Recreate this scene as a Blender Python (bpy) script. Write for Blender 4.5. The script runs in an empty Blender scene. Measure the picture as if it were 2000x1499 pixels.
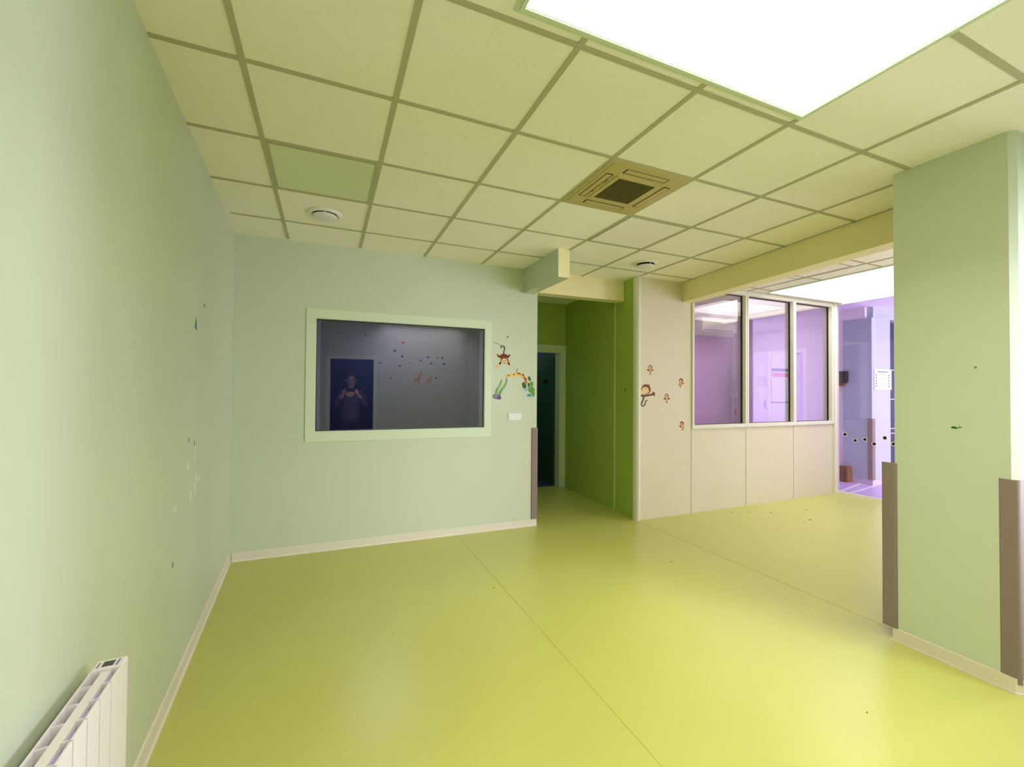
import bpy, bmesh, math, random
from mathutils import Matrix, Vector
random.seed(7)
S = bpy.context.scene
COL = S.collection

# ------------------------------------------------------------------ camera, light, exposure
F_PX, YAW, PITCH, ROLL = 844.8, math.radians(23.18), math.radians(0.93), math.radians(-0.45)
CAM_Z = 1.465
def cam_matrix():
    f = Vector((math.sin(YAW)*math.cos(PITCH), math.cos(YAW)*math.cos(PITCH), math.sin(PITCH)))
    r = Vector((math.cos(YAW), -math.sin(YAW), 0)); d = f.cross(r)
    c, s = math.cos(ROLL), math.sin(ROLL)
    r2 = c*r + s*d; d2 = -s*r + c*d
    m = Matrix((r2, -d2, -f)).transposed().to_4x4()
    m.translation = (0, 0, CAM_Z)
    return m
cd = bpy.data.cameras.new('camera'); cam = bpy.data.objects.new('camera', cd); COL.objects.link(cam)
cam.matrix_world = cam_matrix()
cd.sensor_fit = 'HORIZONTAL'; cd.sensor_width = 36; cd.lens = F_PX/2000*36; cd.clip_start = 0.01
S.camera = cam
S.view_settings.view_transform = 'Standard'; S.view_settings.look = 'None'
S.view_settings.gamma = 1; S.view_settings.use_curve_mapping = False
S.view_settings.exposure = 1.0
W = bpy.data.worlds.new('world'); S.world = W; W.use_nodes = True
W.node_tree.nodes['Background'].inputs[0].default_value = (0.75, 0.85, 1, 1)
W.node_tree.nodes['Background'].inputs[1].default_value = 1.0
SKY_MAIN, SKY_ALCOVE, SKY_OFFICE = 7.8, 3.8, 1.5
def area(name, loc, rot, sx, sy, power, color, spread=180):
    l = bpy.data.lights.new(name, 'AREA'); l.shape = 'RECTANGLE'; l.size = sx; l.size_y = sy
    l.energy = power; l.color = color; l.spread = math.radians(spread)
    o = bpy.data.objects.new(name, l); COL.objects.link(o); o.location = loc; o.rotation_euler = rot
    return o
# added fill lamp that brightens the hall, out of view; no glazing there
area('hall_fill', (7.62, -.18, 1.4), (math.radians(90), 0, 0), 1.2, 2.2, 105, (0.95, 0.88, 1.0))
# added narrow-spread fill lamp, out of view, cooling the near left wall
area('left_wall_fill', (9.45, .1, 1.4), (0, math.radians(90), 0), 2.2, .7, 26, (0.70, 0.82, 1.0), 60)
area('office_fill', (3.6, 4.8, 1.7), (0, math.radians(-90), 0), 1.6, 1.2, 3, (1.0, 0.93, 0.95))  # added fill lamp for the office, no window stands here
area('dark_room_fill', (.7, 5.6, 2.5), (0, 0, 0), .8, .5, 20, (0.95, 0.97, 0.85))  # added lamp, lifts the tone of the dark room behind the glass
area('back_room_fill', (2.7, 6.8, 2.45), (0, 0, 0), .6, .6, 2.0, (0.8, 0.9, 1.0))  # added lamp so the open door leaf shows
# added fill lamps behind the camera, shining through two made-up south windows
area('south_fill', (3.42, -.55, 1.85), (math.radians(72), 0, math.radians(36)), 1.1, 1.4, 21, (0.88, 0.94, 1.0), 86)
area('south_fill', (5.4, -.75, 1.95), (math.radians(66), 0, 0), 2.4, 1.5, 4, (0.84, 0.92, 1.0))

# ------------------------------------------------------------------ materials
def srgb(r, g, b):
    def c(v):
        v /= 255
        return v/12.92 if v <= .04045 else ((v+.055)/1.055)**2.4
    return (c(r), c(g), c(b), 1)
def mat(name, rgb, rough=.6, spec=.3, noise=.03, scale=6, bump=0, bscale=200, metal=0):
    m = bpy.data.materials.new(name); m.use_nodes = True
    nt = m.node_tree; b = nt.nodes['Principled BSDF']
    b.inputs['Roughness'].default_value = rough; b.inputs['Specular IOR Level'].default_value = spec
    b.inputs['Metallic'].default_value = metal
    col = srgb(*rgb)
    tc = nt.nodes.new('ShaderNodeTexCoord')
    n = nt.nodes.new('ShaderNodeTexNoise'); n.inputs['Scale'].default_value = scale; n.inputs['Detail'].default_value = 4
    nt.links.new(tc.outputs['Object'], n.inputs['Vector'])
    mx = nt.nodes.new('ShaderNodeMix'); mx.data_type = 'RGBA'
    mx.inputs['A'].default_value = tuple(max(0, v*(1-noise)) for v in col[:3])+(1,)
    mx.inputs['B'].default_value = tuple(min(1, v*(1+noise)) for v in col[:3])+(1,)
    nt.links.new(n.outputs['Fac'], mx.inputs['Factor'])
    nt.links.new(mx.outputs['Result'], b.inputs['Base Color'])
    if bump:
        n2 = nt.nodes.new('ShaderNodeTexNoise'); n2.inputs['Scale'].default_value = bscale
        nt.links.new(tc.outputs['Object'], n2.inputs['Vector'])
        bp = nt.nodes.new('ShaderNodeBump'); bp.inputs['Strength'].default_value = bump; bp.inputs['Distance'].default_value = .002
        nt.links.new(n2.outputs['Fac'], bp.inputs['Height']); nt.links.new(bp.outputs['Normal'], b.inputs['Normal'])
    return m
def emit(name, rgb, strength):
    m = bpy.data.materials.new(name); m.use_nodes = True; nt = m.node_tree
    nt.nodes.remove(nt.nodes['Principled BSDF']); e = nt.nodes.new('ShaderNodeEmission')
    e.inputs[0].default_value = srgb(*rgb); e.inputs[1].default_value = strength
    nt.links.new(e.outputs[0], nt.nodes['Material Output'].inputs[0]); return m
def pane_mat(name, tint, refl, gloss=(1, 1, 1), rough=.0):
    """thin glass: tinted see-through plus a mirror part"""
    m = bpy.data.materials.new(name); m.use_nodes = True; nt = m.node_tree
    nt.nodes.remove(nt.nodes['Principled BSDF'])
    t = nt.nodes.new('ShaderNodeBsdfTransparent'); t.inputs[0].default_value = (*tint, 1)
    g = nt.nodes.new('ShaderNodeBsdfGlossy'); g.inputs['Roughness'].default_value = rough; g.inputs['Color'].default_value = (*gloss, 1)
    lw = nt.nodes.new('ShaderNodeLayerWeight'); lw.inputs['Blend'].default_value = .25
    mr = nt.nodes.new('ShaderNodeMapRange'); mr.inputs['To Min'].default_value = refl; mr.inputs['To Max'].default_value = min(1, refl+.35)
    nt.links.new(lw.outputs['Fresnel'], mr.inputs['Value'])
    mx = nt.nodes.new('ShaderNodeMixShader')
    nt.links.new(mr.outputs['Result'], mx.inputs[0]); nt.links.new(t.outputs[0], mx.inputs[1]); nt.links.new(g.outputs[0], mx.inputs[2])
    nt.links.new(mx.outputs[0], nt.nodes['Material Output'].inputs[0]); return m
M = dict(
    wall=mat('mint_green_paint', (203, 212, 186), .42, .45, .02, 3, .15, 260),
    corridor=mat('grass_green_paint', (168, 196, 88), .5, .35, .05, 3, .1, 200),
    floor=mat('yellow_green_vinyl', (194, 196, 101), .30, .5, .03, 2.5, .05, 300),
    tile=mat('mineral_tile', (252, 248, 232), .9, .1, .03, 60, .5, 400),
    bar=mat('ceiling_bar', (186, 184, 150), .6, .2, .02),
    beam=mat('cream_paint', (244, 234, 180), .55, .3, .02, 3),
    white=mat('white_paint', (238, 236, 230), .5, .35, .015, 4),
    shaft=mat('shaft_greyed', (178, 171, 160), .8, .2, .01, 4),  # white shaft walls coloured greyer to tone down the skylight glare
    panel=mat('cream_partition_panel', (224, 216, 186), .5, .3, .02, 3),
    post=mat('partition_frame', (228, 228, 204), .45, .35, .02),
    skirt=mat('beige_skirting', (226, 218, 198), .45, .3, .02),
    guard=mat('taupe_guard', (142, 124, 118), .6, .25, .03, 30),
    frame=mat('pale_green_frame', (214, 226, 196), .42, .4, .02),
    black=mat('black_rubber', (18, 16, 18), .6, .3, .1),
    dark=mat('dark_slot', (24, 20, 20), .7, .2, .1),
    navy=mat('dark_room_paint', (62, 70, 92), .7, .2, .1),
    leaf=mat('dark_green_door', (48, 88, 62), .5, .4, .05),
    lilac=mat('lilac_paint', (214, 200, 226), .6, .3, .02, 3),
    pink=mat('pink_lilac_paint', (226, 184, 232), .6, .3, .03, 2),
    mauve=mat('mauve_beige_paint', (224, 212, 200), .6, .3, .03, 2),
    hallcol=mat('dimmed_white', (184, 194, 210), .6, .3, .02, 3),  # white column darkened in its colour to offset the strong hall lamp
    hallwall=mat('lightened_lilac', (240, 226, 240), .6, .3, .02, 3),  # lilac wall lightened in its colour, standing in for light it misses
    lfloor=mat('lilac_vinyl', (206, 182, 226), .35, .4, .02, 3),
    plastic=mat('white_plastic', (236, 234, 230), .35, .45, .01),
    ivory=mat('aged_ivory_plastic', (196, 178, 120), .45, .4, .05, 5),
    grille=mat('olive_filter_mesh', (96, 90, 44), .8, .2, .1, 90),
    diffuser=mat('light_diffuser', (222, 228, 188), .35, .4, .01),
    palediff=mat('pale_diffuser', (248, 242, 232), .7, .4, .01),
    radw=mat('radiator_enamel', (238, 232, 234), .35, .45, .01),
    radc=mat('radiator_core', (176, 170, 214), .5, .35, .02),
    lcd=mat('lcd', (52, 60, 56), .15, .6, .02),
    steel=mat('steel', (170, 170, 172), .3, .5, .02, metal=1),
    wood=mat('brown_wood', (128, 72, 40), .6, .3, .3, 12),
    seam=mat('weld_seam', (190, 188, 82), .5, .3, .02),
    dirt=mat('dirt', (110, 104, 50), .9, .1, .1),
    chip=mat('bare_plaster', (232, 236, 214), .9, .1, .02),
    blue=mat('print_blue', (74, 132, 160)), teal=mat('print_teal', (150, 190, 200)),
    brown=mat('print_brown', (120, 56, 26)), dbrown=mat('print_dark_brown', (70, 34, 18)), tan=mat('print_tan', (232, 200, 150)),
    orange=mat('print_orange', (222, 160, 84)), yellow=mat('print_yellow', (236, 208, 130)), pgreen=mat('print_green', (104, 160, 60)),
    dgreen=mat('print_dark_green', (60, 104, 44)), purple=mat('print_purple', (128, 110, 150)), grey=mat('print_grey', (130, 124, 100)),
    red=mat('print_red', (214, 70, 80)), pnavy=mat('print_navy', (52, 52, 110)), ink=mat('print_ink', (96, 92, 124)),
    paper=mat('paper', (236, 232, 240), .8, .1, .01),
    skin=mat('skin', (206, 160, 136), .5, .4, .05), hair=mat('hair', (44, 34, 30), .6, .4, .2, 40),
    coat=mat('dark_mauve_coat', (96, 84, 108), .8, .2, .06), jeans=mat('dark_trousers', (46, 48, 66), .8, .2, .06),
)
M['shaft2'] = mat('alcove_shaft_white', (236, 230, 232), .8, .2, .01, 4)
M['glass'] = pane_mat('clear_glass', (.93, .92, .95), .05)
M['glass2'] = pane_mat('hall_glass', (.96, .95, .98), .03)
M['mirrorglass'] = pane_mat('observation_glass', (.5, .5, .66), .17, (.74, .70, 1.0), 0)
M['sky1'] = emit('daylit_opal_dome', (255, 250, 238), SKY_MAIN)
M['sky2'] = emit('daylit_opal_dome_alcove', (255, 250, 255), SKY_ALCOVE)
M['sky3'] = emit('daylit_opal_dome_office', (255, 246, 244), SKY_OFFICE)

# ------------------------------------------------------------------ mesh helpers
class MB:
    def __init__(s, mx=None): s.bm = bmesh.new(); s.mx = mx or Matrix(); s.mats = []; s.cur = 0
    def use(s, m):
        if m not in s.mats: s.mats.append(m)
        s.cur = s.mats.index(m); return s
    def face(s, pts):
        vs = [s.bm.verts.new(s.mx @ Vector(p)) for p in pts]
        f = s.bm.faces.new(vs); f.material_index = s.cur; return f
    def box(s, x0, x1, y0, y1, z0, z1, bev=0):
        g = [s.bm.verts.new(Vector((x, y, z))) for z in (z0, z1) for x, y in ((x0, y0), (x1, y0), (x1, y1), (x0, y1))]
        fs = [s.bm.faces.new([g[i] for i in q]) for q in ((3, 2, 1, 0), (4, 5, 6, 7), (0, 1, 5, 4), (1, 2, 6, 5), (2, 3, 7, 6), (3, 0, 4, 7))]
        for f in fs: f.material_index = s.cur
        if bev:
            es = list({e for f in fs for e in f.edges})
            r = bmesh.ops.bevel(s.bm, geom=es, offset=bev, segments=2, affect='EDGES', profile=.5)
            for f in r['faces']: f.material_index = s.cur
            g = list({v for f in fs if f.is_valid for v in f.verts} | {v for f in r['faces'] for v in f.verts})
        for v in g: v.co = s.mx @ v.co
        return s
    def prism(s, poly, z0, z1, axis='z'):
        """extrude a 2-D polygon; axis z: (x,y) floor plan, axis y: (x,z) outline"""
        def P(a, t): return (a[0], a[1], t) if axis == 'z' else ((a[0], t, a[1]) if axis == 'y' else (t, a[0], a[1]))
        A = [s.bm.verts.new(s.mx @ Vector(P(a, z0))) for a in poly]; B = [s.bm.verts.new(s.mx @ Vector(P(a, z1))) for a in poly]
        n = len(poly); fs = [s.bm.faces.new(A[::-1]), s.bm.faces.new(B)]
        fs += [s.bm.faces.new([A[i], A[(i+1) % n], B[(i+1) % n], B[i]]) for i in range(n)]
        for f in fs: f.material_index = s.cur
        return s
    def tube(s, pts, r, seg=8, caps=True):
        pts = [Vector(p) for p in pts]; rings = []
        rr = r if isinstance(r, (list, tuple)) else [r]*len(pts)
        for i, p in enumerate(pts):
            t = (pts[min(i+1, len(pts)-1)]-pts[max(i-1, 0)]).normalized()
            a = t.cross(Vector((0, 0, 1)) if abs(t.z) < .9 else Vector((1, 0, 0))).normalized(); b = t.cross(a)
            rings.append([s.bm.verts.new(s.mx @ (p+rr[i]*(math.cos(k*2*math.pi/seg)*a+math.sin(k*2*math.pi/seg)*b))) for k in range(seg)])
        fs = []
        for A, B in zip(rings, rings[1:]):
            fs += [s.bm.faces.new([A[k], A[(k+1) % seg], B[(k+1) % seg], B[k]]) for k in range(seg)]
        if caps: fs += [s.bm.faces.new(rings[0][::-1]), s.bm.faces.new(rings[-1])]
        for f in fs: f.material_index = s.cur; f.smooth = True
        return s
    def lathe(s, prof, cx, cy, seg=40):
        rings = [[s.bm.verts.new(s.mx @ Vector((cx+r*math.cos(k*2*math.pi/seg), cy+r*math.sin(k*2*math.pi/seg), z))) for k in range(seg)] for r, z in prof]
        for A, B in zip(rings, rings[1:]):
            for k in range(seg):
                f = s.bm.faces.new([A[k], A[(k+1) % seg], B[(k+1) % seg], B[k]]); f.material_index = s.cur; f.smooth = True
        for R in (rings[0], rings[-1]):
            f = s.bm.faces.new(R); f.material_index = s.cur
        return s
    def slab(s, x0, x1, y0, y1, t0, t1, holes, axis='z'):
        """rectangle with rectangular holes, thick from t0 to t1"""
        xs = sorted({x0, x1, *[min(max(h[i], x0), x1) for h in holes for i in (0, 1)]})
        ys = sorted({y0, y1, *[min(max(h[i], y0), y1) for h in holes for i in (2, 3)]})
        solid = {}
        for i in range(len(xs)-1):
            for j in range(len(ys)-1):
                cx, cy = (xs[i]+xs[i+1])/2, (ys[j]+ys[j+1])/2
                solid[i, j] = not any(h[0] < cx < h[1] and h[2] < cy < h[3] for h in holes)
        vc = {}
        def V(a, b, t):
            k = (a, b, t)
            if k not in vc:
                p = (a, b, t) if axis == 'z' else ((a, t, b) if axis == 'y' else (t, a, b))
                vc[k] = s.bm.verts.new(s.mx @ Vector(p))
            return vc[k]
        def Fc(*v): f = s.bm.faces.new(v); f.material_index = s.cur
        for (i, j), ok in solid.items():
            if not ok: continue
            a, b, c, d = xs[i], xs[i+1], ys[j], ys[j+1]
            Fc(V(a, c, t0), V(a, d, t0), V(b, d, t0), V(b, c, t0)); Fc(V(a, c, t1), V(b, c, t1), V(b, d, t1), V(a, d, t1))
            for di, dj, p, q in ((-1, 0, (a, c), (a, d)), (1, 0, (b, c), (b, d)), (0, -1, (a, c), (b, c)), (0, 1, (a, d), (b, d))):
                if not solid.get((i+di, j+dj), False):
                    Fc(V(*p, t0), V(*q, t0), V(*q, t1), V(*p, t1))
        return s
    def build(s, name, m=None, parent=None, smooth=False):
        bmesh.ops.recalc_face_normals(s.bm, faces=s.bm.faces[:])
        me = bpy.data.meshes.new(name); s.bm.to_mesh(me); s.bm.free()
        for x in (s.mats if s.mats else [m]): me.materials.append(x)
        if smooth:
            for p in me.polygons: p.use_smooth = True
        o = bpy.data.objects.new(name, me); COL.objects.link(o)
        if parent is not None:
            o.parent = parent; o.matrix_parent_inverse = parent.matrix_world.inverted() if parent.type == 'EMPTY' else Matrix()
        return o
def struct(o): o['kind'] = 'structure'; return o
def tag(o, label, cat, group=None):
    o['label'] = label; o['category'] = cat
    if group: o['group'] = group
    return o
def thing(name, label, cat, loc, group=None):
    o = bpy.data.objects.new(name, None); COL.objects.link(o); o.location = loc; o.empty_display_size = .05
    o.matrix_world = Matrix.Translation(Vector(loc))
    return tag(o, label, cat, group)
def shift(o, d): o.location = Vector(o.location)+Vector(d)
def dup_tree(src, d, label=None):
    r = src.copy(); COL.objects.link(r); shift(r, d)
    if label: r['label'] = label
    for c in list(src.children):
        k = c.copy(); COL.objects.link(k); k.parent = r
        k.matrix_parent_inverse = c.matrix_parent_inverse.copy()
        for g in list(c.children):
            h = g.copy(); COL.objects.link(h); h.parent = k
    return r

# wall frames: back wall (slightly turned) and left wall
H = 2.785
A_B = math.atan(-.021)
BW = Matrix.Translation((-.735, 4.305, 0)) @ Matrix.Rotation(A_B, 4, 'Z')       # local x along the wall, -y into the room
def bu(x): return (x+.735)/math.cos(A_B)
A_L = math.atan(.0458)
LW = Matrix.Translation((-.54, 0, 0)) @ Matrix.Rotation(A_L, 4, 'Z')            # local y along the wall, +x into the room
PY = 3.95          # partition plane
GX = 6.88          # glass wall plane

# ------------------------------------------------------------------ large structure
floor = struct(MB().slab(-.9, GX+.03, -2.4, 7.6, -.1, 0, []).build('floor', M['floor']))
b = MB()
for x in (1.225, 3.25): b.box(x-.002, x+.002, -.1, 4.1, 0, .0012)
b.build('weld_seam', M['seam'], floor)
b = MB()
for x, y, r in ((1.16, 3.02, .009), (5.0, 3.62, .02), (5.55, 3.55, .016), (4.55, 3.8, .014), (4.75, 3.72, .012), (4.9, 3.66, .014), (4.3, 3.86, .01), (5.15, 3.25, .02), (5.0, 3.22, .014), (2.75, 2.9, .012), (1.62, 1.02, .006), (2.3, 1.2, .006)):
    b.prism([(x+r*random.uniform(.5, 1.2)*math.cos(k*math.pi/4), y+r*.7*random.uniform(.5, 1.2)*math.sin(k*math.pi/4)) for k in range(8)], .0, .0015)
b.build('dirt_specks', M['dirt'], floor)
SK1 = (.605, 2.055, -.06, 1.33); SK2 = (5.31, GX, 2.1, 3.87); SK3 = (5.18, 6.5, 4.45, 5.31)
ceil = struct(MB().slab(-.9, GX+.03, -.3, PY+.05, H, H+.06, [SK1, SK2]).slab(-.9, 3.45, PY+.05, 5.9, H, H+.06, []).build('ceiling', M['tile']))
# metal grid of the ceiling, 0.6 m
GX0, GY0, PIT, BW2, BD = -.33, 2.002, .6, .012, .004
b = MB()
def bar_x(y, x0, x1): b.box(x0, x1, y-BW2, y+BW2, H-BD, H+.001)
def bar_y(x, y0, y1): b.box(x-BW2, x+BW2, y0, y1, H-BD-.0006, H+.001)
for j in range(-3, 4):
    y = GY0+PIT*j
    if SK1[2]-.05 < y < SK1[3]+.02: bar_x(y, -.6, SK1[0]-.03); bar_x(y, SK1[1]+.02, 3.92)
    else: bar_x(y, -.68, 3.92)
    if y < SK2[2]: bar_x(y, 3.93, GX-.02)
    else: bar_x(y, 3.93, SK2[0]-.02)
for i in range(0, 7):
    x = GX0+PIT*i
    y1 = 4.25 if x < 1.9 else (5.7 if x < 3.2 else PY)
    if SK1[0]-.05 < x < SK1[1]+.01: bar_y(x, SK1[3]+.03, y1); bar_y(x, -.15, SK1[2]-.03)
    else: bar_y(x, -.15, y1)
for x in (4.40, 5.02): bar_y(x, -.1, PY)
# perimeter angle
b.prism([(3.47, -.15), (3.915, PY), (3.93, PY), (3.485, -.15)], H-BD, H+.001)
b.build('ceiling_grid', M['bar'], ceil)
# skylight shafts
def skylight(n, r, hgt, m, zc=H, wall='shaft2'):
    x0, x1, y0, y1 = r
    sh = MB().slab(x0-.03, x1+.03, y0-.03, y1+.03, zc+.062, zc+hgt, [(x0, x1, y0, y1)]).build('trim_%d' % n, M[wall])
    struct(sh)
    lip = MB().slab(x0-.028, x1+.028, y0-.028, y1+.028, zc-.006, zc-.0005, [(x0+.004, x1-.004, y0+.004, y1-.004)])
    lip.slab(x0-.012, x1+.012, y0-.012, y1+.012, zc-.012, zc-.006, [(x0+.002, x1-.002, y0+.002, y1-.002)]); lip.build('skylight_lip', M['frame'], sh)
    d = MB()                                                     # shallow opal dome
    N = 6
    def P(i, j):
        u, v = i/N, j/N
        return (x0-.03+(x1-x0+.06)*u, y0-.03+(y1-y0+.06)*v, zc+hgt+.12*(1-(2*u-1)**2)*(1-(2*v-1)**2))
    for i in range(N):
        for j in range(N): d.face([P(i, j), P(i+1, j), P(i+1, j+1), P(i, j+1)])
    bmesh.ops.remove_doubles(d.bm, verts=d.bm.verts[:], dist=1e-5)
    d.build('skylight_dome', m, sh, True)
    return sh
skylight(1, SK1, .75, M['sky1'], wall='shaft'); skylight(2, SK2, .8, M['sky2']); skylight(3, SK3, .7, M['sky3'])

# left wall
wl = struct(MB(LW).box(-.15, 0, -.35, 4.5, 0, H).build('wall_left', M['wall']))
bl = struct(MB(LW).prism([(0, 0), (.016, 0), (.013, .004), (.008, .012), (.007, .072), (.003, .078), (0, .078)], 0, 4.33, 'y').build('baseboard_left', M['skirt']))
b = MB(LW)
def blob(mb, u, z, ru, rz, w0=0, w1=.0012, n=9, j=.35):
    mb.prism([(u+ru*random.uniform(1-j, 1+j)*math.cos(k*2*math.pi/n), z+rz*random.uniform(1-j, 1+j)*math.sin(k*2*math.pi/n)) for k in range(n)], w0, w1, 'x')
for u, z, ru, rz in ((2.936, 1.12, .008, .04), (2.95, 1.07, .005, .02), (2.772, 1.05, .012, .022), (2.77, 1.07, .006, .01), (2.975, .955, .012, .03), (2.955, .90, .013, .03), (3.05, .935, .02, .018), (2.845, .88, .018, .03), (2.54, .885, .014, .014), (2.9, .86, .006, .008), (2.62, 1.47, .008, .008)):
    blob(b, u, z, ru, rz)
b.build('bare_plaster_chips', M['chip'], wl)
b = MB(LW)
for u, z, ru, rz in ((2.78, 1.19, .007, .012), (2.92, 1.155, .007, .014), (2.51, .634, .008, .014), (3.11, 1.96, .01, .01)): blob(b, u, z, ru, rz)
b.build('scuff_marks', M['ink'], wl)
st = MB(LW).prism([(2.865, 1.795), (2.925, 1.79), (2.915, 1.83), (2.895, 1.862), (2.885, 1.83)], 0, .001, 'x').build('wall_sticker', M['blue'])
tag(st, 'small blue torn triangle sticker on the left mint green wall', 'sticker')

# back wall with the observation window
u0, u1 = bu(-.10), bu(1.512)
wb = struct(MB(BW).slab(-.1, bu(2.115), 0, H, 0, .14, [(u0, u1, 1.075, 2.112)], 'y').build('wall_back', M['wall']))
win = MB(BW).slab(bu(-.175), bu(1.583), .988, 2.192, -.010, -.0005, [(u0, u1, 1.075, 2.112)], 'y')
win.slab(u0, u1, 1.075, 2.112, -.001, .12, [(u0+.006, u1-.006, 1.081, 2.106)], 'y')
win = struct(win.build('window_1', M['frame']))
gm = BW @ Matrix.Translation(((u0+u1)/2, .034, 0)) @ Matrix.Rotation(-.0255, 4, 'Z')
hw = (u1-u0)/2-.012
MB(gm).box(-hw, hw, -.003, .003, 1.085, 2.102).build('window_pane', M['mirrorglass'], win)
MB(gm).slab(-hw-.004, hw+.004, 1.079, 2.108, -.012, .006, [(-hw, hw, 1.085, 2.102)], 'y').build('window_gasket', M['black'], win)
bb = struct(MB(BW).prism([(-.016, 0), (-.013, .004), (-.008, .012), (-.007, .066), (-.003, .072), (0, .072), (0, 0)], .02, bu(2.118), 'x').build('baseboard_back', M['skirt']))
b = MB(BW)
b.prism([(bu(1.765)+.012*math.cos(k), 2.035+.009*math.sin(k)) for k in range(6)], -.001, 0, 'y')
b.prism([(bu(.33)+.012*math.cos(k), 1.985+.008*math.sin(k)) for k in range(6)], -.001, 0, 'y')
b.build('scuff_marks', M['dirt'], wb)
# dark room behind the window
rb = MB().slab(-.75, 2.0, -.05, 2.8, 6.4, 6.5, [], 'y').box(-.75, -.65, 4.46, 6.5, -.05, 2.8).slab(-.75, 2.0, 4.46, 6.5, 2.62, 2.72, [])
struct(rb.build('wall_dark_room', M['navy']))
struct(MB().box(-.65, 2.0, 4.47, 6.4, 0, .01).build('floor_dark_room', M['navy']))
struct(MB().box(2.0, 2.115, 4.40, 5.75, 0, H).build('wall_corridor_left', M['corridor']))
# lintel over the corridor and the stub beam in front of it
struct(MB(BW).box(bu(2.115), bu(3.26), 0, .14, 2.545, H).build('wall_lintel', M['beam']))
struct(MB().use(M['wall']).box(1.95, 2.07, 3.492, 4.262, 2.52, H).use(M['beam']).box(1.95, 2.07, 3.488, 3.492, 2.52, H).build('trim_4', None))
# corridor right wall, end wall with the door opening
cr = struct(MB().prism([(3.255, 4.01), (3.35, 5.75), (3.45, 5.75), (3.35, 4.01)], 0, H).build('wall_corridor_right', M['corridor']))
MB().prism([(3.270, 4.41), (3.273, 4.43), (3.279, 4.43), (3.278, 4.41)], 0, H).build('joint_strip', M['frame'], cr)
MB().prism([(3.251, 4.02), (3.346, 5.74), (3.352, 5.74), (3.257, 4.02)], 0, .05).build('coved_skirting', M['corridor'], cr)
b = MB(); b.box(3.262, 3.268, 4.19, 4.205, 1.47, 1.50); b.build('scuff_mark', M['dirt'], cr)
ce = struct(MB().slab(2.0, 3.45, 0, H, 5.75, 5.87, [(2.42, 3.262, 0, 2.06)], 'y').build('wall_corridor_end', M['corridor']))
d1 = struct(MB().slab(2.33, 3.345, 0, 2.155, 5.735, 5.75, [(2.42, 3.262, -.01, 2.06)], 'y').slab(2.42, 3.262, 0, 2.06, 5.745, 5.88, [(2.44, 3.242, -.01, 2.04)], 'y').build('door_1', M['frame']))
lf = MB().box(3.225, 3.262, 5.90, 6.72, .012, 2.035).build('door_leaf', M['leaf'], d1)
MB().box(3.219, 3.2255, 6.10, 6.24, 1.585, 1.64).build('door_sign', M['black'], lf)
MB().box(3.216, 3.2255, 6.60, 6.645, 1.06, 1.28, .002).tube([(3.222, 6.62, 1.2), (3.17, 6.62, 1.2), (3.165, 6.58, 1.195), (3.165, 6.50, 1.19)], .009).build('door_handle', M['steel'], lf)
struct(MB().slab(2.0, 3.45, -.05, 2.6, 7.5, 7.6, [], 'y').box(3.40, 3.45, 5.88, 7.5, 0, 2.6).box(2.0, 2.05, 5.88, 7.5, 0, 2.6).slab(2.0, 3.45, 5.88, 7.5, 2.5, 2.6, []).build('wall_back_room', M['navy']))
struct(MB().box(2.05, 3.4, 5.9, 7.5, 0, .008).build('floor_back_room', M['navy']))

# partition: corner post, solid panel, three glazed bays
W1, W2, W3 = (4.10, 4.98), (5.04, 5.915), (5.97, 6.76)
Z0, Z1 = 1.062, 2.725
hol = [(w[0]-.015, w[1]+.015, Z0-.02, Z1+.02) for w in (W1, W2, W3)]
wp = struct(MB().slab(3.285, GX, 0, H, PY+.02, PY+.07, hol, 'y').build('wall_partition', M['panel']))
b = MB()                                                                        # aluminium trims standing proud of the panels
for x in (4.075, 4.98+.03, 5.915+.027, 6.80): b.box(x-.006, x+.006, PY+.013, PY+.021, .0, Z0-.02)
b.box(3.290, 3.298, PY+.013, PY+.021, 0, H)
b.box(4.10, 6.80, PY+.014, PY+.021, Z0-.055, Z0-.050)
b.build('panel_joint', M['post'], wp)
post = MB().prism([(3.235, 3.985), (3.243, 3.965), (3.258, 3.952), (3.280, 3.952), (3.290, 3.960), (3.290, 4.02), (3.235, 4.02)], 0, H)
struct(post.build('trim_5', M['post']))
for n, w in zip((2, 3, 4), (W1, W2, W3)):
    l = w[0]-.0275 if n > 2 else w[0]-.03; r = w[1]+.0275 if n < 4 else w[1]+.04
    fr = MB().slab(l+.001, r-.001, Z0-.045, Z1+.055, PY, PY+.075, [(*w, Z0, Z1)], 'y')
    fr = struct(fr.build('window_%d' % n, M['post']))
    MB().slab(w[0], w[1], Z0, Z1, PY+.05, PY+.066, [(w[0]+.008, w[1]-.012, Z0+.006, Z1-.008)], 'y').build('window_gasket', M['black'], fr)
    MB().box(w[0]+.002, w[1]-.002, PY+.056, PY+.061, Z0+.002, Z1-.002).build('window_pane', M['glass'], fr)
struct(MB().box(6.80, 6.90, PY-.01, PY+.08, 0, H).build('trim_6', M['post']))
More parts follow.
